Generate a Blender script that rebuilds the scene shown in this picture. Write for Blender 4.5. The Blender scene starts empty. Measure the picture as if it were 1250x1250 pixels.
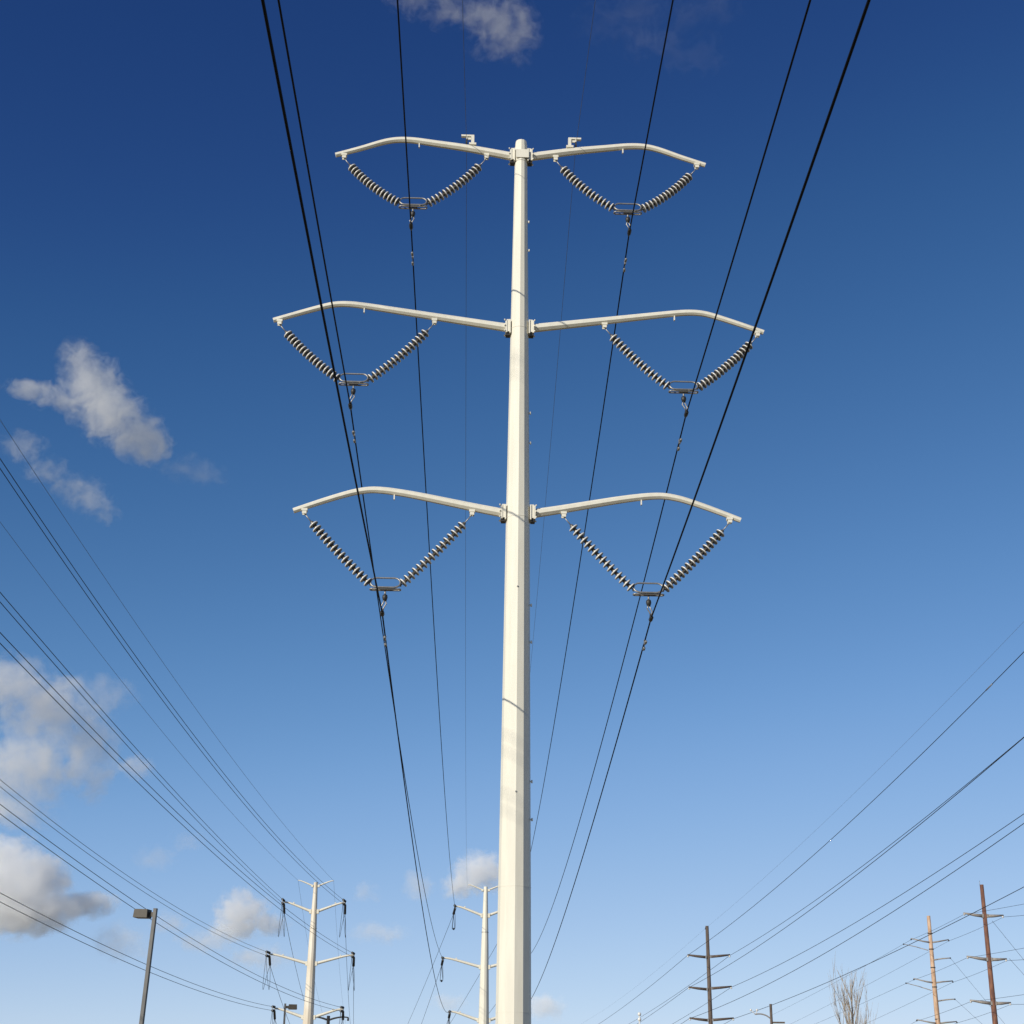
import bpy, math, random
from math import radians as rad, sin, cos, pi
from mathutils import Vector as V, Matrix
random.seed(7)
scene = bpy.context.scene
col = scene.collection

# ------------------------------------------------------------------ camera
F_PX = 1900.0                       # focal length for a 1250 px wide picture
PITCH, ROLL = rad(21.5), rad(0.6)
EYE = V((0, 0, 1.6))
_r, _u, FWD = V((1, 0, 0)), V((0, -sin(PITCH), cos(PITCH))), V((0, cos(PITCH), sin(PITCH)))
RIGHT = _r * cos(ROLL) + _u * sin(ROLL)
UP = -_r * sin(ROLL) + _u * cos(ROLL)
cam_d = bpy.data.cameras.new('camera')
cam_d.sensor_width = 36.0
cam_d.lens = 36.0 * F_PX / 1250.0
cam_d.clip_start, cam_d.clip_end = 0.1, 30000
cam = bpy.data.objects.new('camera', cam_d)
col.objects.link(cam)
cam.matrix_world = Matrix.Translation(EYE) @ Matrix((RIGHT, UP, -FWD)).transposed().to_4x4()
scene.camera = cam

# ------------------------------------------------------------------ sky, sun, exposure
SUN_EL, SUN_AZ = rad(23.9), rad(221)          # azimuth clockwise from +Y
world = bpy.data.worlds.new('World')
scene.world = world
world.use_nodes = True
nt = world.node_tree
bg = nt.nodes['Background']
sky = nt.nodes.new('ShaderNodeTexSky')
sky.sky_type = 'NISHITA'
sky.sun_disc = False
sky.sun_elevation, sky.sun_rotation = SUN_EL, SUN_AZ
sky.altitude, sky.air_density, sky.dust_density, sky.ozone_density = 0, 0.6, 0.0, 3.0
# the deep polarised blue of the photograph: one tone curve per channel over the sky's own radiance
dim = nt.nodes.new('ShaderNodeVectorMath'); dim.operation = 'SCALE'; dim.inputs['Scale'].default_value = 0.1
cv = nt.nodes.new('ShaderNodeRGBCurve')
for ch, pts in enumerate((((.043, .0144), (.061, .034), (.081, .064), (.12, .135), (.169, .235), (.268, .39), (.39, .525), (.6, .70)),
                          ((.082, .0513), (.115, .107), (.151, .170), (.221, .290), (.305, .415), (.457, .565), (.613, .680), (.8, .78)),
                          ((.175, .188), (.241, .290), (.308, .392), (.428, .570), (.553, .715), (.727, .82), (.836, .870), (.92, .9)))):
    c = cv.mapping.curves[ch]
    c.points[0].location = (0, 0); c.points[1].location = (1, .92)
    for p in pts: c.points.new(*p)
cv.mapping.update()
up = nt.nodes.new('ShaderNodeVectorMath'); up.operation = 'SCALE'; up.inputs['Scale'].default_value = 9.75
nt.links.new(sky.outputs[0], dim.inputs[0]); nt.links.new(dim.outputs[0], cv.inputs['Color'])
nt.links.new(cv.outputs[0], up.inputs[0]); nt.links.new(up.outputs[0], bg.inputs['Color'])
bg.inputs['Strength'].default_value = 0.1

sun_d = bpy.data.lights.new('sun', 'SUN')
sun_d.energy, sun_d.angle, sun_d.color = 4.4, rad(0.5), (1.0, 0.93, 0.80)
sun = bpy.data.objects.new('sun', sun_d)
col.objects.link(sun)
TO_SUN = V((sin(SUN_AZ) * cos(SUN_EL), cos(SUN_AZ) * cos(SUN_EL), sin(SUN_EL)))
sun.rotation_euler = TO_SUN.to_track_quat('Z', 'Y').to_euler()
sun.location = TO_SUN * 200

scene.view_settings.view_transform = 'Standard'
scene.view_settings.look = 'None'
scene.view_settings.exposure = 0.0
scene.view_settings.gamma = 1.0
scene.render.engine = 'CYCLES'
scene.cycles.use_denoising = True
scene.cycles.max_bounces = 24
scene.cycles.volume_bounces = 24
scene.cycles.volume_max_steps = 256

# ------------------------------------------------------------------ helpers
def at(x, y, Y):
    """the point of the place that stands Y metres north of the camera in the direction seen at x, y"""
    d = FWD + RIGHT * ((x - 625) / F_PX) + UP * ((625 - y) / F_PX)
    return EYE + d * (Y / d.y)

def along(x, y, dist):
    d = FWD + RIGHT * ((x - 625) / F_PX) + UP * ((625 - y) / F_PX)
    return EYE + d.normalized() * dist

def tag(o, label=None, cat=None, group=None, kind=None):
    if label: o['label'] = label
    if cat: o['category'] = cat
    if group: o['group'] = group
    if kind: o['kind'] = kind
    return o

def thing(name, loc, label, cat, group=None):
    o = bpy.data.objects.new(name, None)
    o.empty_display_size = 0.3
    o.location = loc
    col.objects.link(o)
    return tag(o, label, cat, group)

def put(name, me, parent=None, matrix=None):
    o = bpy.data.objects.new(name, me)
    col.objects.link(o)
    if parent: o.parent = parent
    if matrix is not None: o.matrix_local = matrix
    return o

def copy_tree(o, parent=None):
    c = o.copy()
    col.objects.link(c)
    if parent: c.parent = parent
    for ch in o.children:
        copy_tree(ch, c)
    return c

class MB:
    """collects shapes and links them as one mesh"""
    def __init__(self): self.v, self.f, self.s = [], [], []
    def tube(self, pts, r, n=8, caps=True, smooth=True, start=0.0, up=None):
        pts = [V(p) for p in pts]
        rs = r if isinstance(r, (list, tuple)) else [r] * len(pts)
        base = len(self.v)
        t0 = (pts[1] - pts[0]).normalized()
        a = V(up) if up else (V((0, 0, 1)) if abs(t0.z) < .9 else V((1, 0, 0)))
        a = (a - t0 * a.dot(t0)).normalized()
        for i, p in enumerate(pts):
            if i == 0: t = t0
            elif i == len(pts) - 1: t = (pts[i] - pts[i - 1]).normalized()
            else: t = ((pts[i + 1] - pts[i]).normalized() + (pts[i] - pts[i - 1]).normalized()).normalized()
            a = (a - t * a.dot(t)).normalized()
            b = t.cross(a)
            for k in range(n):
                q = start + 2 * pi * k / n
                self.v.append(p + (a * cos(q) + b * sin(q)) * rs[i])
        for i in range(len(pts) - 1):
            for k in range(n):
                k2 = (k + 1) % n
                self.f.append((base + i * n + k, base + i * n + k2, base + (i + 1) * n + k2, base + (i + 1) * n + k))
                self.s.append(smooth)
        if caps:
            self.f.append(tuple(base + k for k in range(n))[::-1]); self.s.append(False)
            e = base + (len(pts) - 1) * n
            self.f.append(tuple(e + k for k in range(n))); self.s.append(False)
        return self
    def box(self, c, size, ex=V((1, 0, 0)), ey=V((0, 1, 0)), ez=V((0, 0, 1)), taper=1.0):
        c, base = V(c), len(self.v)
        for k in (-1, 1):
            for j in (-1, 1):
                for i in (-1, 1):
                    w = taper if k > 0 else 1.0
                    self.v.append(c + ex * (i * size[0] / 2 * w) + ey * (j * size[1] / 2 * w) + ez * (k * size[2] / 2))
        for q in ((0, 2, 3, 1), (4, 5, 7, 6), (0, 1, 5, 4), (2, 6, 7, 3), (0, 4, 6, 2), (1, 3, 7, 5)):
            self.f.append(tuple(base + i for i in q)); self.s.append(False)
        return self
    def lathe(self, prof, n=16, o=V((0, 0, 0)), ax=V((0, 0, 1)), smooth=True, ends=True):
        """prof: (radius, height) from one end to the other"""
        ax = V(ax).normalized()
        a = V((1, 0, 0)) if abs(ax.x) < .9 else V((0, 1, 0))
        a = (a - ax * a.dot(ax)).normalized(); b = ax.cross(a)
        base = len(self.v)
        for (r, h) in prof:
            for k in range(n):
                q = 2 * pi * k / n
                self.v.append(V(o) + ax * h + (a * cos(q) + b * sin(q)) * r)
        for i in range(len(prof) - 1):
            for k in range(n):
                k2 = (k + 1) % n
                self.f.append((base + i * n + k, base + i * n + k2, base + (i + 1) * n + k2, base + (i + 1) * n + k)); self.s.append(smooth)
        if not ends: return self
        self.f.append(tuple(base + k for k in range(n))[::-1]); self.s.append(False)
        e = base + (len(prof) - 1) * n
        self.f.append(tuple(e + k for k in range(n))); self.s.append(False)
        return self
    def mesh(self, name, m, o=V((0, 0, 0))):
        me = bpy.data.meshes.new(name)
        me.from_pydata([p - o for p in self.v], [], self.f)
        me.polygons.foreach_set('use_smooth', self.s)
        me.materials.append(m)
        me.update()
        return me
    def build(self, name, m, parent=None, o=V((0, 0, 0))):
        ob = put(name, self.mesh(name, m, o), parent)
        if parent is None: ob.location = o
        return ob

# ------------------------------------------------------------------ materials
def mat(name, base, rough=.5, metal=0.0, vary=.12, scale=3.0, second=None, stretch=(1, 1, 1), bump=0.0, detail=6, mix=(.4, .65), bscale=None):
    m = bpy.data.materials.new(name)
    m.use_nodes = True
    t = m.node_tree
    p = t.nodes['Principled BSDF']
    p.inputs['Roughness'].default_value = rough
    p.inputs['Metallic'].default_value = metal
    if 'cable' in name: p.inputs['Specular IOR Level'].default_value = .15
    tc = t.nodes.new('ShaderNodeTexCoord')
    mp = t.nodes.new('ShaderNodeMapping')
    mp.inputs['Scale'].default_value = stretch
    n = t.nodes.new('ShaderNodeTexNoise')
    n.inputs['Scale'].default_value = scale
    n.inputs['Detail'].default_value = detail
    r = t.nodes.new('ShaderNodeValToRGB')
    r.color_ramp.elements[0].position, r.color_ramp.elements[1].position = mix
    second = second or tuple(c * (1 - vary) for c in base)
    r.color_ramp.elements[0].color = (*second, 1)
    r.color_ramp.elements[1].color = (*base, 1)
    t.links.new(tc.outputs['Object'], mp.inputs[0])
    t.links.new(mp.outputs[0], n.inputs['Vector'])
    t.links.new(n.outputs['Fac'], r.inputs[0])
    t.links.new(r.outputs[0], p.inputs['Base Color'])
    if bump:
        b = t.nodes.new('ShaderNodeBump')
        b.inputs['Strength'].default_value = bump
        b.inputs['Distance'].default_value = .02
        if bscale:
            n2 = t.nodes.new('ShaderNodeTexNoise'); n2.inputs['Scale'].default_value = bscale; n2.inputs['Detail'].default_value = 4
            t.links.new(mp.outputs[0], n2.inputs['Vector']); t.links.new(n2.outputs['Fac'], b.inputs['Height'])
        else:
            t.links.new(n.outputs['Fac'], b.inputs['Height'])
        t.links.new(b.outputs[0], p.inputs['Normal'])
    return m

M = {}
M['cream'] = mat('cream_paint', (.75, .715, .60), .5, vary=.07, scale=2.4, stretch=(3, 3, .3), bump=.04, bscale=22)
M['cream_worn'] = mat('cream_paint_worn', (.72, .66, .55), .5, second=(.56, .48, .36), scale=.8, stretch=(1, 1, .3), mix=(.35, .6))
M['galv'] = mat('galvanised_steel', (.38, .37, .35), .45, .6, vary=.25, scale=14)
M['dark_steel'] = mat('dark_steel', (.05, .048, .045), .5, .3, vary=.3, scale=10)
M['porcelain_under'] = mat('iron_and_shaded_porcelain', (.13, .12, .105), .35, vary=.3, scale=6)  # dark iron of the caps; on disc undersides the darkness is painted shade
M['porcelain'] = mat('grey_porcelain', (.76, .73, .67), .25, vary=.14, scale=5)
M['porcelain_dark'] = mat('dark_porcelain', (.03, .028, .027), .3, vary=.3, scale=6)
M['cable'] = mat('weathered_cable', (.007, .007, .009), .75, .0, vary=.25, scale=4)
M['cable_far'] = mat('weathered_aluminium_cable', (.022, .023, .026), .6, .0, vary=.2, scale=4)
M['ground_wire'] = mat('steel_ground_wire', (.12, .13, .15), .6, .0, vary=.2, scale=4)
M['wood_grey'] = mat('weathered_wood', (.15, .115, .09), .85, second=(.075, .055, .045), scale=5, stretch=(3, 3, .25), bump=.4)
M['wood_pale'] = mat('pale_wood', (.62, .43, .29), .8, second=(.42, .26, .16), scale=3.2, stretch=(2.2, 2.2, .35), bump=.3)
M['rust'] = mat('weathering_steel', (.235, .105, .06), .85, second=(.12, .055, .04), scale=3, stretch=(2, 2, .4), bump=.2)
M['arm_grey'] = mat('grey_arm_paint', (.33, .30, .27), .6, vary=.25, scale=4)
M['lamp_brown'] = mat('bronze_paint', (.065, .054, .04), .6, vary=.2, scale=6)
M['lamp_pole'] = mat('grey_pole_paint', (.10, .098, .095), .5, vary=.2, scale=3)
M['lens'] = mat('lamp_lens', (.33, .26, .19), .35, vary=.1, scale=8)
M['bark'] = mat('pale_bark', (.50, .43, .34), .9, second=(.34, .28, .22), scale=4, bump=.3)
M['white'] = mat('white_globe', (.75, .74, .7), .4, vary=.05, scale=5)
M['grass'] = mat('dry_grass_ground', (.25, .195, .095), .95, second=(.16, .125, .06), scale=.35, bump=.5, detail=12, mix=(.3, .7), bscale=30)

# ------------------------------------------------------------------ ground
g = MB()
NG, RG = 48, [0, 30, 80, 200, 500, 1500, 6000]
g.v.append(V((0, 0, 0)))
for r_ in RG[1:]:
    for k in range(NG):
        q = 2 * pi * k / NG
        g.v.append(V((r_ * cos(q), r_ * sin(q), 0)))
for k in range(NG):
    g.f.append((0, 1 + k, 1 + (k + 1) % NG)); g.s.append(True)
for i in range(len(RG) - 2):
    for k in range(NG):
        a_, b_ = 1 + i * NG + k, 1 + i * NG + (k + 1) % NG
        g.f.append((a_, a_ + NG, b_ + NG, b_)); g.s.append(True)
tag(g.build('ground', M['grass']), kind='structure')

# ------------------------------------------------------------------ the big pole with six arms
YAW = rad(1.7)
E = V((cos(YAW), sin(YAW), 0)); N = V((-sin(YAW), cos(YAW), 0)); Z = V((0, 0, 1))
P0 = V((.15, 36.8, 0))
def on(s, z, o=0.0): return E * s + N * o + Z * z          # relative to the foot of the pole

FACET = rad(2)
POLE_R = [(0, .425), (3.9, .402), (6.7, .380), (11.3, .337), (16.06, .300), (21.36, .238), (26.0, .182), (27.14, .165), (27.24, .154)]
def pole_r(z):
    for (z0, r0), (z1, r1) in zip(POLE_R, POLE_R[1:]):
        if z <= z1: return r0 + (r1 - r0) * (z - z0) / (z1 - z0)
    return POLE_R[-1][1]

tower = thing('transmission_pole', P0, 'tall cream painted steel pole in the middle with six curved arms', 'power pole')
shaft = MB().tube([on(0, z) for z, r in POLE_R], [r for z, r in POLE_R], 12, smooth=False, start=FACET, up=(1, 0, 0)).build('shaft', M['cream'], tower)
def ring(z, h, extra, name, m, n=12):
    return MB().tube([on(0, z), on(0, z + h)], [pole_r(z) + extra, pole_r(z + h) + extra], n, smooth=False, start=FACET, up=(1, 0, 0)).build(name, m, shaft)
for z_, h_, e_ in ((15.90, .02, .006), (3.95, .018, .004), (6.72, .018, .004), (21.30, .02, .006)):
    ring(z_, h_, e_, 'weld_seam', M['cream'])
ring(26.55, .50, .012, 'arm_sleeve', M['cream'])
MB().box(on(.03, 26.74, -.19), (.36, .03, .26), E, N, Z).build('vang_plate', M['cream'], shaft)
for z_ in (24.62, 23.72, 18.85, 18.0, 13.6, 12.65, 9.2, 8.3):
    rr = pole_r(z_)
    b = MB().tube([on(rr * .9, z_, -.05), on(rr + .03, z_, -.05)], .014, 6)
    b.tube([on(rr + .03, z_ - .035, -.05), on(rr + .03, z_ + .035, -.05)], .02, 6)
    b.build('step_bolt', M['cream'], tower)
for z_ in (14.0, 8.9):
    MB().lathe([(.022, 0), (.022, .014), (.014, .02)], 8, on(0, z_, -pole_r(z_) * .985), -N).build('threaded_boss', M['galv'], tower)

ARMS = {
    'T': ([(.30, 26.765), (1.45, 26.98), (2.4, 27.115), (2.85, 27.18), (3.12, 27.205), (3.38, 27.205), (3.64, 27.17), (3.95, 27.08), (4.5, 26.87), (5.16, 26.645)], .118, .068, 26.765),
    'M': ([(.37, 21.37), (2.2, 21.635), (3.7, 21.855), (4.2, 21.925), (4.5, 21.955), (4.78, 21.955), (5.05, 21.915), (5.4, 21.81), (5.9, 21.64), (6.54, 21.415)], .115, .068, 21.37),
    'B': ([(.44, 16.07), (1.14, 16.2), (2.47, 16.465), (3.1, 16.57), (3.45, 16.61), (3.75, 16.615), (4.05, 16.57), (4.35, 16.49), (4.9, 16.30), (5.68, 16.0)], .115, .07, 16.07)}
HANG = {'T': (.965, 4.92), 'M': (2.27, 6.37), 'B': (1.165, 5.4)}
def smooth_path(p, n=5):
    out = []
    for i in range(len(p) - 1):
        a, b, c, d = p[max(i - 1, 0)], p[i], p[i + 1], p[min(i + 2, len(p) - 1)]
        for k in range(n):
            t = k / n
            out.append(tuple(.5 * (2 * b[q] + (c[q] - a[q]) * t + (2 * a[q] - 5 * b[q] + 4 * c[q] - d[q]) * t * t + (3 * b[q] - a[q] - 3 * c[q] + d[q]) * t ** 3) for q in range(len(b))))
    out.append(p[-1])
    return out
def arm_z(path, s):
    for (s0, z0), (s1, z1) in zip(path, path[1:]):
        if s <= s1: return z0 + (z1 - z0) * (s - s0) / (s1 - s0)
    return path[-1][1]
def arm_rad(lv, s):
    path, r0, r1, _ = ARMS[lv]
    return r0 + (r1 - r0) * (s - path[0][0]) / (path[-1][0] - path[0][0])
for lv in 'TMB':
    path, r0, r1, za = ARMS[lv]
    sp = smooth_path(path)
    for sg in (-1, 1):
        arm = MB().tube([on(sg * s, z) for s, z in sp], [arm_rad(lv, s) for s, z in sp], 8, smooth=False, start=pi / 8).build('davit_arm', M['cream'], tower)
        rp = pole_r(za)
        # bracket: two upright cheek plates with a flange between pole and arm
        b = MB()
        b.box(on(sg * (rp + .018), za - .02), (.036, .30, .40), E, N, Z)
        b.box(on(sg * (rp + .118), za - .02), (.05, .28, .36), E, N, Z)
        for o_ in (-.11, .11):
            b.box(on(sg * (rp + .0715), za + .01, o_), (.071, .03, .36), E, N, Z)
        MB().box(on(sg * (rp + .075), za - .215), (.11, .18, .09), E, N, Z).build('gusset_shade_block', M['dark_steel'], arm)  # gusset under the bracket, its shade put in as dark steel colour
        bo = b
        for dz in (-.16, 0, .16):
            for o_ in (-.15, .15):
                bo.lathe([(.022, 0), (.022, .035)], 6, on(sg * (rp + .143), za + dz, o_), E * sg)
        b.build('arm_bracket', M['cream'], arm)
        for s_ in HANG[lv]:
            zb = arm_z(path, s_) - arm_rad(lv, s_)
            h = MB().box(on(sg * s_, zb - .01), (.15, .14, .06), E, N, Z)
            for o_ in (-.05, .05):
                h.box(on(sg * s_, zb - .07, o_), (.11, .022, .10), E, N, Z)
            h.build('string_hanger', M['cream'], arm)
        sl = {'T': 2.85, 'M': 4.15, 'B': 3.15}[lv]
        zb = arm_z(path, sl) - arm_rad(lv, sl)
        MB().box(on(sg * sl, zb - .05), (.03, .07, .15), E, N, Z).build('inspection_lug', M['cream'], arm)
        if lv == 'T':
            s0 = 1.36; zt = arm_z(path, s0) + arm_rad(lv, s0)
            b = MB()
            b.box(on(sg * s0, zt + .02), (.20, .2, .06), E, N, Z)
            b.box(on(sg * s0, zt + .165), (.085, .10, .25), E, N, Z)
            b.box(on(sg * (s0 + .14), zt + .315), (.36, .10, .05), E, N, Z)
            b.box(on(sg * (s0 + .10), zt + .25), (.10, .03, .09), E, N, Z)
            b.box(on(sg * (s0 + .17), zt + .25), (.035, .08, .09), E, N, Z)
            b.build('ground_wire_bracket', M['cream'], arm)
            MB().tube([on(sg * (s0 + .17), zt + .21), on(sg * (s0 + .17), zt + .10)], .022, 6).box(on(sg * (s0 + .17), zt + .09), (.05, .2, .06), E, N, Z).build('ground_wire_clamp', M['dark_steel'], arm)

# ------------------------------------------------------------------ insulator V assemblies
disc_b = MB().lathe([(.124, -.036), (.128, -.030), (.1275, -.012), (.120, -.005), (.10, 0), (.056, .008)], 20, ends=False)
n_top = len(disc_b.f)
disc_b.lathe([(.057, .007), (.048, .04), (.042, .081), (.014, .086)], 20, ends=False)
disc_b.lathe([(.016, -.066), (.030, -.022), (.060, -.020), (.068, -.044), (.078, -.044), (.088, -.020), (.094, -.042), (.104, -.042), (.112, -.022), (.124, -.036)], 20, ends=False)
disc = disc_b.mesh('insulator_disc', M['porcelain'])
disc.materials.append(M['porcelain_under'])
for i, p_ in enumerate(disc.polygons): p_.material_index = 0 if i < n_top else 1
YOKE = {'T': (2.955, 25.09), 'M': (4.33, 19.66), 'B': (3.28, 14.02)}
CLAMP = {'T': (2.99, 24.43), 'M': (4.385, 18.97), 'B': (3.33, 13.335)}
SIDE = {-1: 'left', 1: 'right'}
LEVEL = {'T': 'topmost', 'M': 'middle', 'B': 'lowest'}
def racetrack(b, c, w, h, ax, ay, r, n=10):
    pts = []
    for k in range(n + 1): q = -pi / 2 + pi * k / n; pts.append(V(c) + ax * (w / 2 - h / 2 + cos(q) * h / 2) + ay * (sin(q) * h / 2))
    for k in range(n + 1): q = pi / 2 + pi * k / n; pts.append(V(c) + ax * (-w / 2 + h / 2 + cos(q) * h / 2) + ay * (sin(q) * h / 2))
    pts.append(pts[0])
    b.tube(pts, r, 8, caps=False, up=tuple(ax.cross(ay)))
for lv in 'TMB':
    for sg in (-1, 1):
        ys, yz = YOKE[lv]
        root = P0 + on(sg * ys, yz)
        a = thing('insulator_assembly', root, 'V of two grey disc insulator strings under the %s arm of the %s pair' % (SIDE[sg], LEVEL[lv]), 'insulator', 'insulator strings on the middle pole')
        path = ARMS[lv][0]
        for hs_ in HANG[lv]:
            side = 1 if sg * hs_ > sg * ys else -1            # which end of the yoke, along E
            top = on(sg * hs_, arm_z(path, hs_) - arm_rad(lv, hs_) - .10) - on(sg * ys, yz)
            bot = on(side * .37, .05)
            d = bot - top; L = d.length; dn = d.normalized()
            sag = V((0, 0, -1)) - dn * dn.dot(V((0, 0, -1)))
            amt = {'T': .16, 'M': .11, 'B': .06}[lv]
            P = lambda t: top + d * t + sag * (amt * 4 * t * (1 - t))
            u0 = .30 / L; u1 = 1 - .05 / L
            st = MB().tube([P(0), P(u0 * .5), P(u0)], .014, 6)
            st.tube([P(u0 + (u1 - u0) * k / 12) for k in range(13)], .019, 6)
            st.tube([P(u1), bot], .02, 6)
            s_ob = st.build('insulator_string', M['galv'], a)
            nd = 15 if lv == 'T' else 16
            for k in range(nd):
                t = u0 + (u1 - u0) * (k + .5) / nd
                tan = (P(t + .01) - P(t - .01)).normalized()
                q = (-tan).to_track_quat('Z', 'Y')
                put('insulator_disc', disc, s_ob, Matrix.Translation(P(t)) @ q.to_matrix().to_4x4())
        y = MB()
        y.box(on(0, -.05), (.24, .03, .09), E, N, Z)
        for s_ in (-1, 1): y.tube([on(s_ * .38, .05), on(s_ * .08, -.05)], .02, 6)
        for s_ in (-.37, .37): y.lathe([(.032, -.03), (.032, .03)], 8, on(s_, .05), N)
        y.build('yoke_plate', M['galv'], a)
        rg = MB(); racetrack(rg, on(0, .10, -.04), .74, .30, E, (Z * .93 + N * .37), .021); rg.build('grading_ring', M['galv'], a)
        rg = MB(); racetrack(rg, on(0, -.07), .76, .12, E, N, .021); rg.build('grading_ring', M['galv'], a)
        cs, cz = CLAMP[lv]
        cl = on(sg * cs, cz) - on(sg * ys, yz)
        k = MB().tube([on(0, -.10), on(0, -.22)], .022, 6)
        k.build('ball_link', M['galv'], a)
        k = MB().lathe([(.02, .09), (.06, .06), (.068, 0), (.05, -.07), (.02, -.09)], 10, on(0, -.28)); k.build('socket', M['dark_steel'], a)
        k = MB()
        for o_ in (-.045, .045):
            k.tube([on(0, -.32, o_ * .4), on(0, -.40) + E * o_ + cl * .05, cl + E * o_ * .8 + Z * .16, cl + Z * .06], .017, 6)
        k.build('link', M['galv'], a)
        k = MB().tube([cl - N * .17 - Z * .02, cl - N * .08 - Z * .005, cl + N * .08 - Z * .005, cl + N * .17 - Z * .02], [.03, .055, .055, .03], 8)
        k.box(cl + Z * .045, (.06, .12, .09), E, N, Z)
        k.build('suspension_clamp', M['dark_steel'], a)

# ------------------------------------------------------------------ wires
def wire(name, pts, r, m, label, group=None, n=6, cat='wire'):
    o = pts[0]
    ob = MB().tube(pts, r, n).build(name, m, None, o)
    return tag(ob, label, cat, group)
def ray_wire(T, al, s, k, L, n=70):
    """from T towards the camera's side: heading al degrees off -Y, slope s, curvature k"""
    a = rad(al); d = V((sin(a), -cos(a), 0))
    return [T + d * t + Z * (s * t + k * t * t) for t in [L * i / n for i in range(n + 1)]]
def span(A, B, k, n=60, t1=1.0):
    A, B = V(A), V(B); L = V((B.x - A.x, B.y - A.y)).length
    return [A + (B - A) * t - Z * (k * (L * t) * (L * (1 - t))) for t in [t1 * i / n for i in range(n + 1)]]

T2 = V((-2.53, 180, 0)); TB = V((-21.6, 178, 0))
DE_TIP = {'S': (2.0, 26.95), 'T': (3.42, 24.55), 'M': (4.66, 18.9), 'B': (3.75, 13.2)}
FRONT = {('T', -1): 1.6, ('M', -1): 1.45, ('B', -1): 1.3, ('T', 1): 1.05, ('M', 1): .4, ('B', 1): .35, ('S', -1): .5, ('S', 1): 1.75}
BACK_K = {('T', -1): .00042, ('M', -1): .00046, ('B', -1): .00056, ('T', 1): .00058, ('M', 1): .00052, ('B', 1): .00046, ('S', -1): .00118, ('S', 1): .0008}
damper_me = None
for (lv, sg), al in FRONT.items():
    A = P0 + (on(sg * 1.53, 27.13) if lv == 'S' else on(sg * CLAMP[lv][0], CLAMP[lv][1]))
    B = T2 + V((sg * DE_TIP[lv][0], 0, DE_TIP[lv][1])) - V((0, 0 if lv == 'S' else 1.9, .15))
    near = ray_wire(A, al, -.05, .0005, 110)
    far = span(A, B, BACK_K[lv, sg])
    pts = near[::-1] + far[1:]
    if lv == 'S':
        wire('ground_wire', pts, .0065, M['ground_wire'], 'faint thin ground wire over the %s topmost arm of the middle pole' % SIDE[sg], 'ground wires of the middle pole')
    else:
        c = wire('conductor', pts, .019, M['cable'], 'dark cable clamped under the %s arm of the %s pair on the middle pole' % (SIDE[sg], LEVEL[lv]), 'cables of the middle pole', n=8)
        # vibration damper on the far side of the clamp
        i = 0
        d = (far[1] - far[0]).normalized(); o = A + d * {'T': 1.4, 'M': 1.5, 'B': 1.6}[lv] - pts[0]
        b = MB().box(o - Z * .03, (.05, .07, .12), E, N, Z)
        b.tube([o - d * .24 - Z * .12, o - Z * .085, o + d * .24 - Z * .12], .008, 5)
        for q in (-1, 1): b.lathe([(.02, -.08), (.036, -.06), (.036, .06), (.02, .08)], 8, o + d * (q * .24) - Z * .12, d)
        b.build('vibration_damper', M['galv'], c)

# ------------------------------------------------------------------ dead-end poles farther down the line
def dead_end_pole(loc, label, m):
    t = thing('dead_end_pole', loc, label, 'power pole')
    sh = MB().tube([V((0, 0, 0)), V((0, 0, 12)), V((0, 0, 20)), V((0, 0, 26.75))], [.80, .58, .42, .22], 12, smooth=False, up=(1, 0, 0)).build('shaft', m, t)
    for z in (8.2, 21.7): MB().tube([V((0, 0, z)), V((0, 0, z + .06))], [.80 - .0185 * z + .012] * 2, 12, smooth=False, up=(1, 0, 0)).build('flange', M['galv'], sh)
    for lv, za, r0 in (('S', 26.35, .10), ('T', 23.55, .16), ('M', 17.95, .17), ('B', 12.3, .17)):
        s1, z1 = DE_TIP[lv]
        for sg in (-1, 1):
            rp = .78 - .0205 * za
            p = [(rp, za), (rp + (s1 - rp) * .35, za + (z1 - za) * .42), (rp + (s1 - rp) * .65, za + (z1 - za) * .77), (rp + (s1 - rp) * .85, za + (z1 - za) * .96), (s1, z1)]
            p = smooth_path(p, 4)
            a = MB().tube([V((sg * s, 0, z)) for s, z in p], [r0 + (r0 * .5 - r0) * k / (len(p) - 1) for k in range(len(p))], 8).build('davit_arm', m, t)
            MB().box(V((sg * (rp + .12), 0, za)), (.22, .4, .46 if lv != 'S' else .24)).build('arm_bracket', m, a)
            if lv != 'S':
                q = int(len(p) * .5)
                MB().box(V((sg * p[q][0], 0, p[q][1] + .18)), (.14, .2, .12)).build('arm_lug', m, a)
    return t
d2 = dead_end_pole(T2, 'cream steel dead-end pole half hidden behind the middle pole', M['cream'])
dB = copy_tree(d2)
dB.location = TB
dB['label'] = 'cream steel dead-end pole standing alone left of the middle pole'
for ch in dB.children:
    for o in [ch] + list(ch.children):
        o.data = o.data.copy(); o.data.materials[0] = M['cream_worn'] if ch.name.startswith('shaft') else M['cream']

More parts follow.
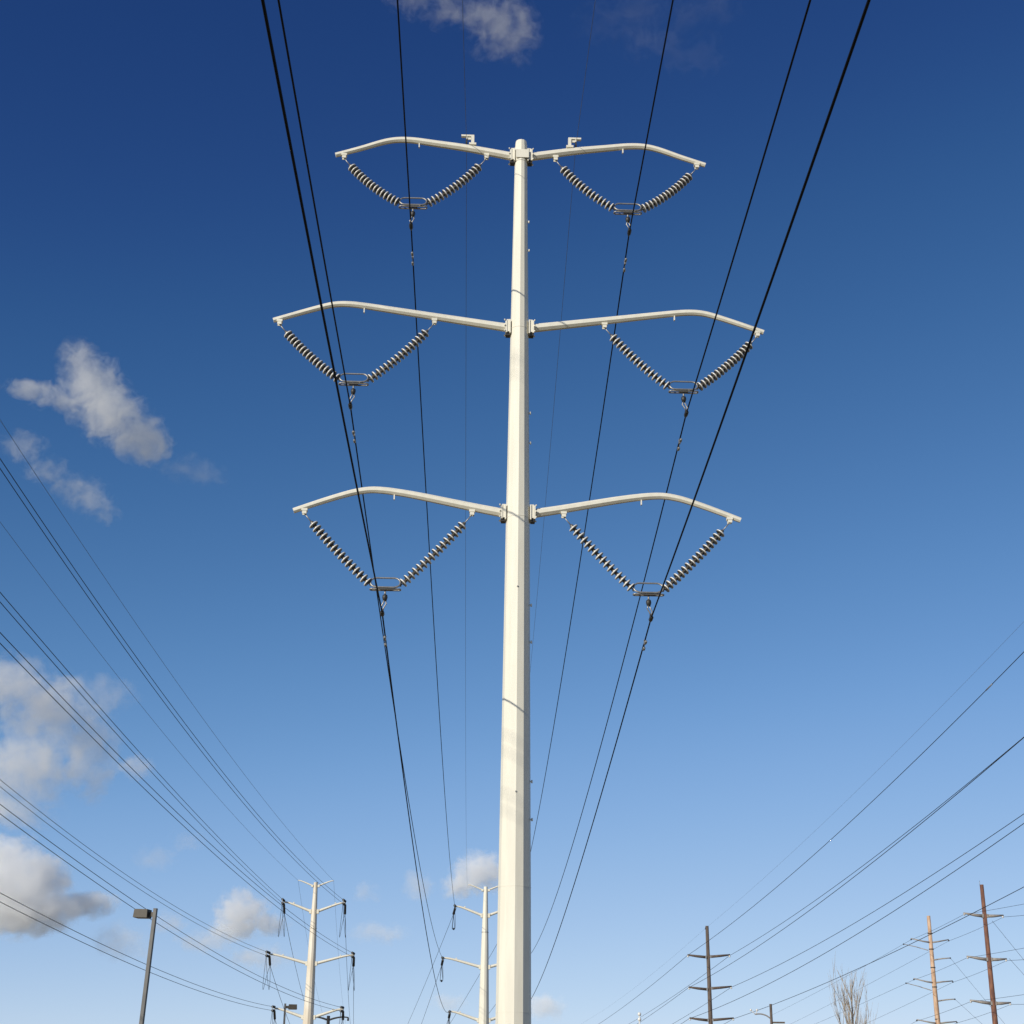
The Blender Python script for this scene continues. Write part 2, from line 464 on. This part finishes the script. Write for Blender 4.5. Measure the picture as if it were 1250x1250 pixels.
def strain(loc, d, L, label, group, twin=0.0, down=0.0):
    d = V(d).normalized()
    t = thing('strain_insulator', loc, label, 'insulator', group)
    side = V((0, 0, 1)).cross(d).normalized() if d.z > -.9 else V((1, 0, 0))
    offs = (-twin, twin) if twin else (0,)
    for o_ in offs:
        o = Z * o_ - Z * down
        b = MB().tube([o, o + d * L], .02, 6)
        nd = int(L / .15)
        for k in range(nd):
            b.lathe([(.04, .07), (.06, .02), (.14, -.02), (.135, -.045), (.05, -.04)], 10, o + d * ((k + .5) * L / nd), -d)
        b.build('insulator_string', M['porcelain_dark'], t)
    b = MB().box(V((0, 0, -down)), (.1, .1, .18 + 2 * twin)).box(d * (L + .03) - Z * down, (.08, .08, .16 + 2 * twin))
    b.build('end_plate', M['galv'], t)
    return t

# conductors of the left pole
LB = {('S', 1): (-2.0, -.005, .0004), ('S', -1): (-1.5, -.010, .0004), ('T', 1): (-2.5, -.025, .0006), ('T', -1): (1.0, -.030, .0002),
      ('M', 1): (-2.0, -.035, .0004), ('M', -1): (-4.0, -.025, .0007), ('B', 1): (-3.0, -.035, .0005), ('B', -1): (.5, -.045, .0003)}
GB = 'insulators on the left dead-end pole'
NEXT = V((-37.5, 330, 0))                                 # where the lines run on to
def next_at(lv, sg, dx=0): return NEXT + V((sg * {'S': 2, 'T': 3.4, 'M': 4.2, 'B': 3.6}[lv] + dx, 0, {'S': 19.5, 'T': 18.2, 'M': 13.4, 'B': 8.5}[lv]))
LVN = {'T': 'upper', 'M': 'middle', 'B': 'lower'}
for (lv, sg), (al, s, k) in LB.items():
    tip = TB + V((sg * DE_TIP[lv][0], 0, DE_TIP[lv][1]))
    a = rad(al); d = V((sin(a), -cos(a), s)); d.normalize()
    end = next_at(lv, sg, 0) + V((3.0, 0, 0))
    if lv == 'S':
        wire('ground_wire', ray_wire(tip, al, s, k, 172), .011, M['ground_wire'], 'faint ground wire from upper left sky to the %s tip atop the left dead-end pole' % SIDE[sg], 'ground wires of the left pole')
        wire('ground_wire', span(tip, end + V((0, 0, 1)), .0003, 40), .011, M['ground_wire'], 'faint ground wire dropping away behind the %s tip atop the left dead-end pole' % SIDE[sg], 'ground wires of the left pole')
        continue
    W = 'the %s %s arm of left dead-end pole' % (LVN[lv], SIDE[sg])
    Ls = 1.7
    strain(tip, d, Ls, 'twin dark insulator strings facing the viewer on ' + W, GB, twin=.2, down=.05)
    for q, o_ in (('upper', .15), ('lower', -.25)):
        T = tip + d * Ls + Z * o_
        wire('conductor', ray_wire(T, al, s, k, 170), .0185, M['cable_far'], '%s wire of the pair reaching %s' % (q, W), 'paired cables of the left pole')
    db = (end - tip).normalized()
    strain(tip - Z * .25, V((db.x, db.y, -.42)), 1.9, 'dark insulator string slanting down behind ' + W, GB)
    bk = tip - Z * .25 + V((db.x, db.y, -.42)).normalized() * 1.95
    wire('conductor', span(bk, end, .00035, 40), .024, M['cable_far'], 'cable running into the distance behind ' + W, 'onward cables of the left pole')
    fr = tip + d * Ls - Z * .05
    jl = MB()
    for dx in (-.35, .3):
        q_ = lambda t, dz: tuple(fr * (1 - t) + bk * t + V((dx * 4 * t * (1 - t), 0, -dz)))
        pts = smooth_path([q_(0, 0), q_(.04, .8), q_(.14, 1.9), q_(.32, 2.9), q_(.5, 3.2), q_(.68, 2.5), q_(.84, 1.2), q_(.95, .4), q_(1, 0)], 4)
        jl.tube([V(p) - fr for p in pts], .02, 6)
    o = jl.build('jumper_loop', M['cable_far']); o.location = fr
    tag(o, 'slack jumper wires looping below ' + W, 'jumper wire', 'jumper loops of the left pole')

# onward line and hardware of the pole behind
G2 = 'insulators on the pole behind the middle pole'
for lv in 'TMB':
    for sg in (-1, 1):
        tip = T2 + V((sg * DE_TIP[lv][0], 0, DE_TIP[lv][1]))
        W = 'the %s %s arm of the half hidden pole' % (LVN[lv], SIDE[sg])
        B = tip - V((0, 1.9, .15)); A = P0 + on(sg * CLAMP[lv][0], CLAMP[lv][1])
        strain(tip, B - tip, 1.9, 'dark insulator string facing viewer on ' + W, G2)
        end = at(*{('T', -1): (468, 1312), ('T', 1): (507, 1312), ('M', -1): (484, 1325), ('M', 1): (520, 1325), ('B', -1): (505, 1345), ('B', 1): (540, 1345)}[lv, sg], 330)
        db = (end - tip).normalized(); db.z -= .12
        strain(tip - Z * .2, db, 2.0, 'dark insulator string slanting away behind ' + W, G2)
        bk = tip - Z * .2 + db.normalized() * 2.05
        wire('conductor', span(bk, end, .00015, 40), .021, M['cable_far'], 'cable slanting away behind ' + W, 'onward cables of the pole behind')
        jl = MB()
        m_ = (B + bk) / 2 - Z * 2.1
        for dx in (-.14, .14):
            jl.tube([V(p) - B for p in smooth_path([tuple(B), tuple(B * .5 + m_ * .5 + V((dx, 0, -.6))), tuple(m_ + V((dx, 0, 0))), tuple(bk * .5 + m_ * .5 + V((dx, 0, -.6))), tuple(bk)], 5)], .024, 6)
        jl.lathe([(.06, -.12), (.1, -.05), (.1, .05), (.06, .12)], 8, m_ - B)
        o = jl.build('jumper_loop', M['cable_far']); o.location = B
        tag(o, 'slack jumper wires hanging below ' + W, 'jumper wire', 'jumper loops of the pole behind')

# dark pole top with an upswept crossarm, far behind the left pole
bp = at(401, 1240, 331); bp.z = 0
zt = at(401, 1240, 331).z
dp = thing('utility_pole', bp, 'dark distant pole with upswept crossarm just right of the left dead-end pole', 'power pole')
MB().tube([V((0, 0, 0)), V((0, 0, zt))], [.5, .33], 10).build('shaft', M['dark_steel'], dp)
for sg in (-1, 1):
    a = MB().tube([V(p) for p in smooth_path([(sg * .3, 0, zt - .75), (sg * 1.4, 0, zt - .42), (sg * 2.8, 0, zt - .2), (sg * 4.1, 0, zt - .3)], 4)], [.2 - .007 * k for k in range(13)], 8).build('crossarm', M['dark_steel'], dp)
    MB().lathe([(.12, 0), (.2, .08), (.2, .5), (.1, .6)], 8, V((sg * 4.0, 0, zt - .95))).build('insulator', M['porcelain_dark'], a)

# ------------------------------------------------------------------ street lamps
def street_lamp(top, side, label):
    b = V((top.x, top.y, 0)); h = top.z
    t = thing('street_lamp', b, label, 'street lamp', 'box headed car park lamps')
    sh = MB().box(V((0, 0, h / 2)), (.15, .15, h), taper=.82).build('lamp_post', M['lamp_pole'], t)
    MB().box(V((0, 0, .3)), (.45, .45, .6)).build('post_base', M['lamp_pole'], sh)
    MB().box(V((side * .15, 0, h - .22)), (.22, .09, .16)).build('head_arm', M['lamp_brown'], t)
    hd = MB().box(V((side * .49, -.02, h - .20)), (.56, .40, .30), taper=.93)
    hd.build('lamp_head', M['lamp_brown'], t)
    MB().box(V((side * .49, -.02, h - .358)), (.48, .34, .012)).build('lens', M['lens'], t)
    return t
l1 = street_lamp(at(188.5, 1109, 59) - V((.24, 0, 0)), -1, 'brown box headed lamp post at lower left, head turned left')
l1.rotation_euler = (0, rad(2.0), rad(-14))
l2 = street_lamp(at(348.3, 1225, 106), 1, 'small box headed lamp post in front of the left dead-end pole, head turned right')
l2.rotation_euler = (0, 0, rad(10))

# ------------------------------------------------------------------ line of wooden poles at right
W1 = at(863, 1130, 167); W1 = V((W1.x, 167, 0))
w1 = thing('utility_pole', W1, 'grey brown wooden pole with three level crossarms right of the middle pole', 'power pole')
MB().tube([V((0, 0, 0)), V((.03, 0, 10)), V((0, 0, 21.15))], [.27, .23, .17], 10).build('shaft', M['wood_grey'], w1)
MB().box(V((-.12, 0, 20.9)), (.16, .2, .2)).build('top_bracket', M['dark_steel'], w1)
WT = {('1', -1): (18.67, 18.2), ('1', 1): (23.09, 18.25), ('2', -1): (18.69, 15.0), ('2', 1): (23.13, 15.1), ('3', -1): (18.68, 11.97), ('3', 1): (23.21, 12.0)}
for k in '123':
    for sg in (-1, 1):
        x, z = WT[k, sg]
        a = MB().tube([V((sg * .12, -.1, z - .22)), V((sg * 1.2, -.1, z - .12)), V((x - W1.x, -.1, z))], [.14, .125, .08], 8).build('crossarm', M['wood_grey'], w1)
        MB().lathe([(.05, 0), (.09, .03), (.09, .15), (.04, .2)], 8, V((x - W1.x - sg * .06, -.1, z - .24))).build('insulator', M['porcelain'], a)
        MB().box(V((sg * .24, -.2, z - .2)), (.16, .08, .3)).build('arm_bracket', M['galv'], a)
W1F = {('S', 0): (4.0, .035, .0003), ('1', -1): (5.5, .035, .0005), ('1', 1): (4.0, .015, .0004), ('2', -1): (3.5, .005, .0004), ('2', 1): (4.0, .005, .0004), ('3', -1): (5.0, .005, .0005), ('3', 1): (4.0, .005, .0003)}
WN = V((8.4, 345, 0))
NW = {'1': 'highest', '2': 'middle', '3': 'lowest'}
for (k, sg), (al, s, kk) in W1F.items():
    if k == 'S':
        T = W1 + V((0, 0, 21.05)); nm = 'ground_wire'; r = .006
        lab = 'faint ground wire over the top of the grey brown wooden pole'; E2 = WN + V((0, 0, 18.5))
    else:
        T = V((WT[k, sg][0], 167, WT[k, sg][1] - .05)); nm = 'conductor'; r = .021
        lab = 'cable held by the %s end of the %s crossarm on the grey brown wooden pole' % (SIDE[sg], NW[k])
        E2 = WN + V((sg * 2.2, 0, {'1': 15.6, '2': 12.4, '3': 9.2}[k]))
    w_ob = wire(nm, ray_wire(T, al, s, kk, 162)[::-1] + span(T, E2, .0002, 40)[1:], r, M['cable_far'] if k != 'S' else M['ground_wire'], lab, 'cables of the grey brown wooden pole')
    if (k, sg) == ('1', -1):                       # a splice on the highest left cable
        q_ = ray_wire(T, al, s, kk, 162)
        i_ = min(range(20, 68), key=lambda i: abs(625 + F_PX * (q_[i] - EYE).dot(RIGHT) / (q_[i] - EYE).dot(FWD) - 1204) if (q_[i] - EYE).dot(FWD) > 1 else 1e9)
        o_ = q_[-1]; d_ = (q_[i_ + 1] - q_[i_]).normalized()
        MB().tube([q_[i_] - o_ - d_ * .5, q_[i_] - o_ + d_ * .5], .034, 8).build('splice_sleeve', M['galv'], w_ob)

# rust brown pole and pale pole of the line behind
YR, YP = 159.0, 190.0
R1 = at(1197.6, 1080, YR); hR = R1.z; R1 = V((R1.x + .05, YR, 0))
r1 = thing('utility_pole', R1, 'rust brown pole with three grey crossarms near the right edge', 'power pole')
MB().tube([V((0, 0, 0)), V((0, 0, 10)), V((0, 0, hR))], [.33, .28, .19], 12).build('shaft', M['rust'], r1)
RA = {'1': ((1176, 1114.6), (1225, 1117.4)), '2': ((1180, 1167.4), (1229, 1170.6)), '3': ((1184, 1221), (1234, 1224))}
PA = {'1': ((1112, 1145.6), (1158, 1147)), '2': ((1115.4, 1194.4), (1163, 1197.4)), '3': ((1119, 1244.6), (1168, 1247))}
RT, PT = {}, {}
for k, (l, r) in RA.items():
    for sg, q in ((-1, l), (1, r)):
        p = at(*q, YR) - R1; RT[k, sg] = p + R1
        root = V((sg * .2, -.05, (at(*l, YR).z + at(*r, YR).z) / 2 - .18))
        a = MB().tube([root, root * .6 + p * .4 - Z * .02, p], [.16, .145, .075], 8).build('crossarm', M['arm_grey'], r1)
        MB().lathe([(.05, 0), (.09, .03), (.09, .15), (.04, .2)], 8, p - V((sg * .08, 0, .24))).build('insulator', M['porcelain'], a)
        MB().box(root + V((sg * .03, -.03, 0)), (.16, .3, .36)).build('arm_bracket', M['arm_grey'], a)
MB().tube([V((-.18, 0, hR - .15)), V((-.18, 0, hR + .4))], .02, 6).build('top_spike', M['galv'], r1)

P1 = at(1132.6, 1118, YP); hP = P1.z; P1 = V((P1.x + .08, YP, 0))
p1 = thing('utility_pole', P1, 'pale tan wooden pole with slim upswept arms left of the rust brown pole', 'power pole')
MB().tube([V((0, 0, 0)), V((.06, 0, 9)), V((-.02, 0, 17)), V((0, 0, hP))], [.40, .34, .27, .21], 10).build('shaft', M['wood_pale'], p1)
for z_ in (hP - 2.1, hP - 3.9, hP - 8.2, hP - 11.8, hP - 6.0):
    MB().tube([V((0, 0, z_)), V((0, 0, z_ + .12))], [.30, .30], 10).build('pole_band', M['wood_grey'], p1)
PROOT = {'1': 1150.4, '2': 1199.6, '3': 1249.2}
for k, (l, r) in PA.items():
    for sg, q in ((-1, l), (1, r)):
        p = at(*q, YP) - P1; PT[k, sg] = p + P1
        rz = at(1138, PROOT[k], YP).z
        a = MB().tube([V((sg * .2, -.1, rz)), V((sg * .9, -.1, rz + .1)) * 1.0, p], [.10, .085, .06], 8).build('crossarm', M['arm_grey'], p1)
        MB().lathe([(.05, 0), (.085, .03), (.085, .13), (.04, .17)], 8, p - Z * .2).build('insulator', M['porcelain_dark'], a)
TAP = []
for k, (l0, l1_, r0, r1_) in {'a': ((1133, 1160), (1103, 1152.4), (1139, 1172), (1160, 1169.4)), 'b': ((1137, 1209), (1106, 1200), (1145, 1222), (1165.6, 1219.6))}.items():
    for q0, q1, rr in ((l0, l1_, .05), (r0, r1_, .085)):
        dep = YP + (3 if rr < .06 else -1.2)
        A_, B_ = at(*q0, YP - .1) - P1, at(*q1, dep) - P1
        a = MB().tube([A_, A_ * .5 + B_ * .5 + Z * .04, B_], [rr, rr * .9, rr * .7], 8).build('tap_arm', M['arm_grey'], p1)
        MB().lathe([(.05, 0), (.085, .03), (.085, .13), (.04, .17)], 8, B_ - Z * .1).build('insulator', M['porcelain_dark'], a)
        if rr > .06: TAP.append(B_ + P1)
# the three-level line through the pale and the rust brown pole
for (k, sg) in RT:
    a, b = PT[k, sg] - Z * .15, RT[k, sg] - Z * .15
    lend = at(*{('1', -1): (940, 1240), ('1', 1): (940, 1262), ('2', -1): (930, 1276), ('2', 1): (990, 1278), ('3', -1): (990, 1312), ('3', 1): (1030, 1316)}[k, sg], 330)
    rend = at({'1': 1300, '2': 1305, '3': 1310}[k], {('1', -1): 1094, ('1', 1): 1111, ('2', -1): 1147, ('2', 1): 1166, ('3', -1): 1205, ('3', 1): 1223}[k, sg], 138 + (6 if sg < 0 else 0))
    pts = span(lend, a, .00005, 40) + span(a, b, .0004, 12)[1:] + span(b, rend, .0006, 14)[1:]
    wire('conductor', pts, .016, M['cable_far'], 'thin cable joining the %s crossarm %s ends of the pale and rust brown poles' % (NW[k], SIDE[sg]), 'cables of the pale and rust brown poles')
GUY = [(at(1211, 1124, YR), at(1250, 1172, YR), 'thin wire slanting down right from behind the top of the rust brown pole'),
       (at(1232, 1170, YR), at(1250, 1190, YR), 'thin wire slanting down right beside the middle crossarm of the rust brown pole'),
       (TAP[0], at(1201, 1219, YP), 'thin wire slanting down right from the upper tap arm of the pale pole'),
       (TAP[1], at(1201, 1252, YP), 'thin wire slanting down right from the lower tap arm of the pale pole')]
for A_, B_, lab in GUY:
    d = (B_ - A_); e_ = A_ + d * ((A_.z) / (A_.z - B_.z))
    wire('guy_wire', [A_, (A_ + e_) / 2, e_], .016, M['cable_far'], lab, 'slanting wires at right')

# small pole with a curved bracket and a short crossarm
S1 = at(940.7, 1225.6, 150); hS = S1.z; S1 = V((S1.x, 150, 0))
s1 = thing('utility_pole', S1, 'short dark pole with curved bracket beside the grey brown wooden pole', 'power pole')
MB().tube([V((0, 0, 0)), V((0, 0, hS))], [.17, .12], 8).build('shaft', M['wood_grey'], s1)
br = MB().tube([V(p) for p in smooth_path([(-.1, 0, hS - 1.25), (-.5, 0, hS - 1.0), (-1.0, 0, hS - .88), (-1.5, 0, hS - .92)], 4)], .06, 6).build('curved_bracket', M['arm_grey'], s1)
for x in (-1.28, -1.85):
    MB().tube([V((-1.4, 0, hS - .95)), V((x, 0, hS - .55))], .03, 6).lathe([(.06, -.1), (.09, -.03), (.09, .05), (.05, .1)], 8, V((x, 0, hS - .55))).build('insulator', M['porcelain'], br)
MB().box(V((.62, 0, hS - 1.62)), (1.2, .12, .14)).build('crossarm', M['wood_grey'], s1)
# white post with two globes
G1 = at(780.5, 1238, 118); G1 = V((G1.x, 118, 0)); hG = at(780.5, 1238, 118).z
g1 = thing('globe_post', G1, 'slim white post topped by two round globes at the bottom edge', 'lamp post')
MB().tube([V((0, 0, 0)), V((0, 0, hG))], [.06, .045], 8).build('post', M['white'], g1)
for z_ in (0, -.36):
    MB().lathe([(.03, -.13), (.1, -.1), (.13, 0), (.1, .1), (.03, .13)], 12, V((0, 0, hG + z_))).build('globe', M['white'], g1)

# ------------------------------------------------------------------ bare tree
rt = random.Random(11)
TR = at(1041, 1250, 133); TR = V((TR.x, 133, 0))
tr = thing('bare_tree', TR, 'leafless tan poplar tree with upright twigs between the wooden poles', 'tree')
tk = MB(); tk.tube([V((0, 0, 0)), V((.05, 0, 3)), V((-.02, .03, 6.5)), V((.03, 0, 10)), V((0, 0, 13.0))], [.22, .17, .12, .07, .015], 8)
tk.build('trunk', M['bark'], tr)
cr = MB()
def limb(p, d, L, r, depth):
    n = 6; pts = [p]; q = V(p); dd = V(d)
    for i in range(n):
        dd = (dd + V((rt.uniform(-.09, .09), rt.uniform(-.09, .09), .10))).normalized()
        q = q + dd * (L / n); pts.append(q)
    cr.tube(pts, [max(r * (1 - i / n) ** .8, .005) for i in range(n + 1)], 4)
    if depth > 0:
        for j in range(5 if depth == 2 else 3):
            i = rt.randint(1, n - 1); az = rt.uniform(0, 2 * pi)
            nd = (dd + V((cos(az), sin(az), .25)) * .30).normalized()
            limb(pts[i], nd, L * rt.uniform(.35, .6), r * .5, depth - 1)
for i in range(26):
    z = 2.0 + 9.4 * (i / 25); az = i * 2.4 + rt.uniform(-.4, .4)
    L = (14.4 - z) * rt.uniform(.42, .68) * (1 if z > 6 else .8) + .5
    limb(V((0, 0, z)), V((cos(az) * .42, sin(az) * .42, 1)).normalized(), L, .042, 2 if L > 1.8 else 1)
cr.build('crown', M['bark'], tr)

# ------------------------------------------------------------------ clouds
import bmesh
def cloud(label, blobs, dens, amp, wisp, dist=3000.0, soft=2.2, seed=0.0, fine=1.9):
    """blobs: centre x, y and half sizes in the photograph's pixels, built as a real volume dist metres away"""
    px = dist / F_PX
    cs = [along(x, y, dist) for x, y, rx, ry in blobs]
    o = sum(cs, V()) / len(cs)
    bm = bmesh.new()
    rads = []
    for i, (c, (x, y, rx, ry)) in enumerate(zip(cs, blobs)):
        c = c + FWD * (rx * px * .35 * (1 if i % 2 else -1)); cs[i] = c
        r = V((rx * px * 1.25, (rx + ry) / 2 * px * 1.25, ry * px * 1.25)); rads.append(r)
        bmesh.ops.create_icosphere(bm, subdivisions=3, radius=1.0, matrix=Matrix.Translation(c - o) @ Matrix.Diagonal((r.x * 1.2, r.y * 1.2, r.z * 1.2, 1)))
    me = bpy.data.meshes.new('cloud'); bm.to_mesh(me); bm.free()
    ob = put('cloud', me); ob.location = o
    size = max(max(v.co.x for v in me.vertices) - min(v.co.x for v in me.vertices), 1)
    if len(blobs) > 1:
        rm = ob.modifiers.new('union', 'REMESH'); rm.mode = 'VOXEL'; rm.voxel_size = size / 40
    m = bpy.data.materials.new('cloud_vapour'); m.use_nodes = True
    t = m.node_tree; t.nodes.clear()
    N_ = t.nodes.new; Lk = t.links.new
    def math_(op, a, b=None, c=None):
        n = N_('ShaderNodeMath'); n.operation = op
        for i, q in enumerate((a, b, c)):
            if q is None: continue
            if isinstance(q, (int, float)): n.inputs[i].default_value = q
            else: Lk(q, n.inputs[i])
        return n.outputs[0]
    def vec(op, a, b):
        n = N_('ShaderNodeVectorMath'); n.operation = op; Lk(a, n.inputs[0])
        if isinstance(b, (tuple, V)): n.inputs[1].default_value = tuple(b)
        elif b is not None: Lk(b, n.inputs[1])
        return n
    tc = N_('ShaderNodeTexCoord')
    P = tc.outputs['Object']
    rbar = sum(r.x + r.z for r in rads) / (2 * len(rads))
    # warp
    nw = N_('ShaderNodeTexNoise'); nw.inputs['Scale'].default_value = .9 / rbar; nw.inputs['Detail'].default_value = 3
    sh = vec('ADD', P, (seed * 311.7, seed * 97.3, seed * 51.1)).outputs[0]
    Lk(sh, nw.inputs['Vector'])
    w0 = vec('SUBTRACT', nw.outputs['Color'], (.5, .5, .5)).outputs[0]
    w1 = vec('MULTIPLY', w0, (rbar * wisp,) * 3).outputs[0]
    PW = vec('ADD', P, w1).outputs[0]
    f = None
    for c, r in zip(cs, rads):
        d = vec('MULTIPLY', vec('SUBTRACT', PW, c - o).outputs[0], (1 / r.x, 1 / r.y, 1 / r.z)).outputs[0]
        ln = N_('ShaderNodeVectorMath'); ln.operation = 'LENGTH'; Lk(d, ln.inputs[0])
        e = math_('SUBTRACT', 1.0, ln.outputs['Value'])
        f = e if f is None else math_('SMOOTH_MAX', f, e, .18)
    nn = N_('ShaderNodeTexNoise'); nn.inputs['Scale'].default_value = fine / rbar; nn.inputs['Detail'].default_value = 9; nn.inputs['Roughness'].default_value = .60
    Lk(vec('ADD', sh, w1).outputs[0], nn.inputs['Vector'])
    k = math_('MULTIPLY_ADD', math_('SUBTRACT', nn.outputs['Fac'], .53), amp, f)
    # the noise may not push vapour through the outer skin
    edge = math_('MULTIPLY', math_('ADD', f, .18), 3.5); 
    n = N_('ShaderNodeClamp'); Lk(edge, n.inputs[0]); edge = n.outputs[0]
    n = N_('ShaderNodeClamp'); Lk(math_('MULTIPLY', k, soft), n.inputs[0]); n.inputs['Max'].default_value = 1.0
    dn = math_('MULTIPLY', math_('MULTIPLY', n.outputs[0], edge), dens)
    vs = N_('ShaderNodeVolumeScatter'); vs.inputs['Color'].default_value = (.999, .998, .996, 1); vs.inputs['Anisotropy'].default_value = -.55
    Lk(dn, vs.inputs['Density'])
    out = N_('ShaderNodeOutputMaterial'); Lk(vs.outputs[0], out.inputs['Volume'])
    m.cycles.volume_step_rate = .6
    me.materials.append(m)
    return tag(ob, label, 'cloud', 'clouds')
cloud('thin white cloud cut by the top edge above the middle pole', [(522, -2, 42, 18), (562, 8, 40, 14), (606, 30, 38, 28), (630, 40, 24, 30), (600, 60, 26, 10)], .0055, 4.2, 1.6, seed=1, soft=1.5, fine=2.2)
cloud('barely visible wisp of cloud at top right of the middle pole', [(765, 30, 50, 22), (838, 66, 44, 14), (850, 15, 44, 18), (800, 45, 40, 14)], .0007, 4.5, 1.8, seed=22, soft=1.4, fine=2.4)
cloud('ragged white cloud in the blue at left, the highest there', [(98, 440, 20, 22), (112, 472, 33, 31), (138, 504, 37, 31), (168, 534, 31, 25), (189, 551, 17, 14), (72, 486, 36, 11), (40, 474, 26, 9)], .019, 2.5, 1.3, seed=3, soft=1.5, fine=2.4)
cloud('thin torn wisp of cloud just below the ragged white cloud', [(60, 576, 24, 14), (90, 594, 30, 14), (112, 612, 26, 14), (130, 628, 15, 10), (30, 545, 24, 14)], .009, 3.2, 1.4, seed=4, soft=1.4, fine=2.2)
cloud('tiny faint wisp right of the ragged white cloud', [(228, 572, 30, 14), (252, 580, 22, 11)], .0035, 3.4, 1.2, seed=5, soft=1.3)
cloud('large grey and white cloud on the left edge crossed by paired cables', [(15, 835, 60, 32), (62, 872, 50, 34), (30, 930, 60, 40), (100, 912, 36, 38), (20, 985, 50, 22), (112, 950, 20, 30)], .014, 3.2, 1.1, seed=6, fine=2.4, soft=1.6)
cloud('bright puffy white cloud low on the left edge', [(20, 1078, 52, 42), (56, 1074, 22, 26), (30, 1106, 62, 22), (98, 1108, 34, 13), (0, 1050, 34, 28)], .034, 2.1, .7, seed=17, fine=2.4, soft=2.4)
cloud('small white puff below the right end of the large grey cloud', [(168, 934, 18, 15)], .016, 2.6, .9, seed=8, fine=1.5, soft=1.6)
cloud('faint grey smear of cloud above the left lamp post', [(190, 1045, 26, 12), (228, 1028, 18, 14)], .005, 3.0, 1.1, seed=9, soft=1.5)
cloud('white puff of cloud left of the left dead-end pole', [(298, 1112, 28, 24), (285, 1135, 24, 14), (328, 1126, 22, 14)], .032, 2.3, .8, seed=10, fine=2.4, soft=1.9)
cloud('pale pinkish puff of cloud beside the left lamp post head', [(150, 1146, 30, 19), (205, 1130, 20, 13)], .010, 2.6, .9, seed=11, soft=1.6)
cloud('white puff of cloud just left of the middle pole', [(586, 1062, 28, 22), (560, 1084, 20, 14)], .032, 2.3, .8, seed=12, fine=2.4, soft=1.9)
cloud('small pale puff of cloud left of the half hidden pole', [(511, 1080, 17, 17)], .013, 2.5, .9, seed=13, fine=1.6, soft=1.6)
cloud('faint flat wisp of cloud right of the left dead-end pole', [(462, 1136, 32, 12), (445, 1092, 16, 11)], .009, 2.8, 1.0, seed=14, soft=1.5)
cloud('tiny cloud low beside the right side of the middle pole', [(664, 1226, 22, 14)], .022, 2.4, .9, seed=15, fine=1.6, soft=1.6)
cloud('faint grey puff above the small white puff at left', [(132, 846, 34, 20)], .0055, 3.0, 1.1, seed=16, soft=1.4)
cloud('faint pinkish wisp between the left lamp post and left dead-end pole', [(258, 1146, 28, 13), (236, 1152, 22, 10)], .011, 2.6, 1.0, seed=18, soft=1.6)
cloud('faint pinkish wisp just left of the left dead-end pole, under the white puff', [(322, 1166, 30, 13), (296, 1172, 20, 9)], .012, 2.6, 1.0, seed=19, soft=1.6)
cloud('tiny pinkish wisp at the lowest left arm of the half hidden pole', [(546, 1220, 20, 9)], .014, 2.4, .9, seed=20, soft=1.6, fine=1.5)
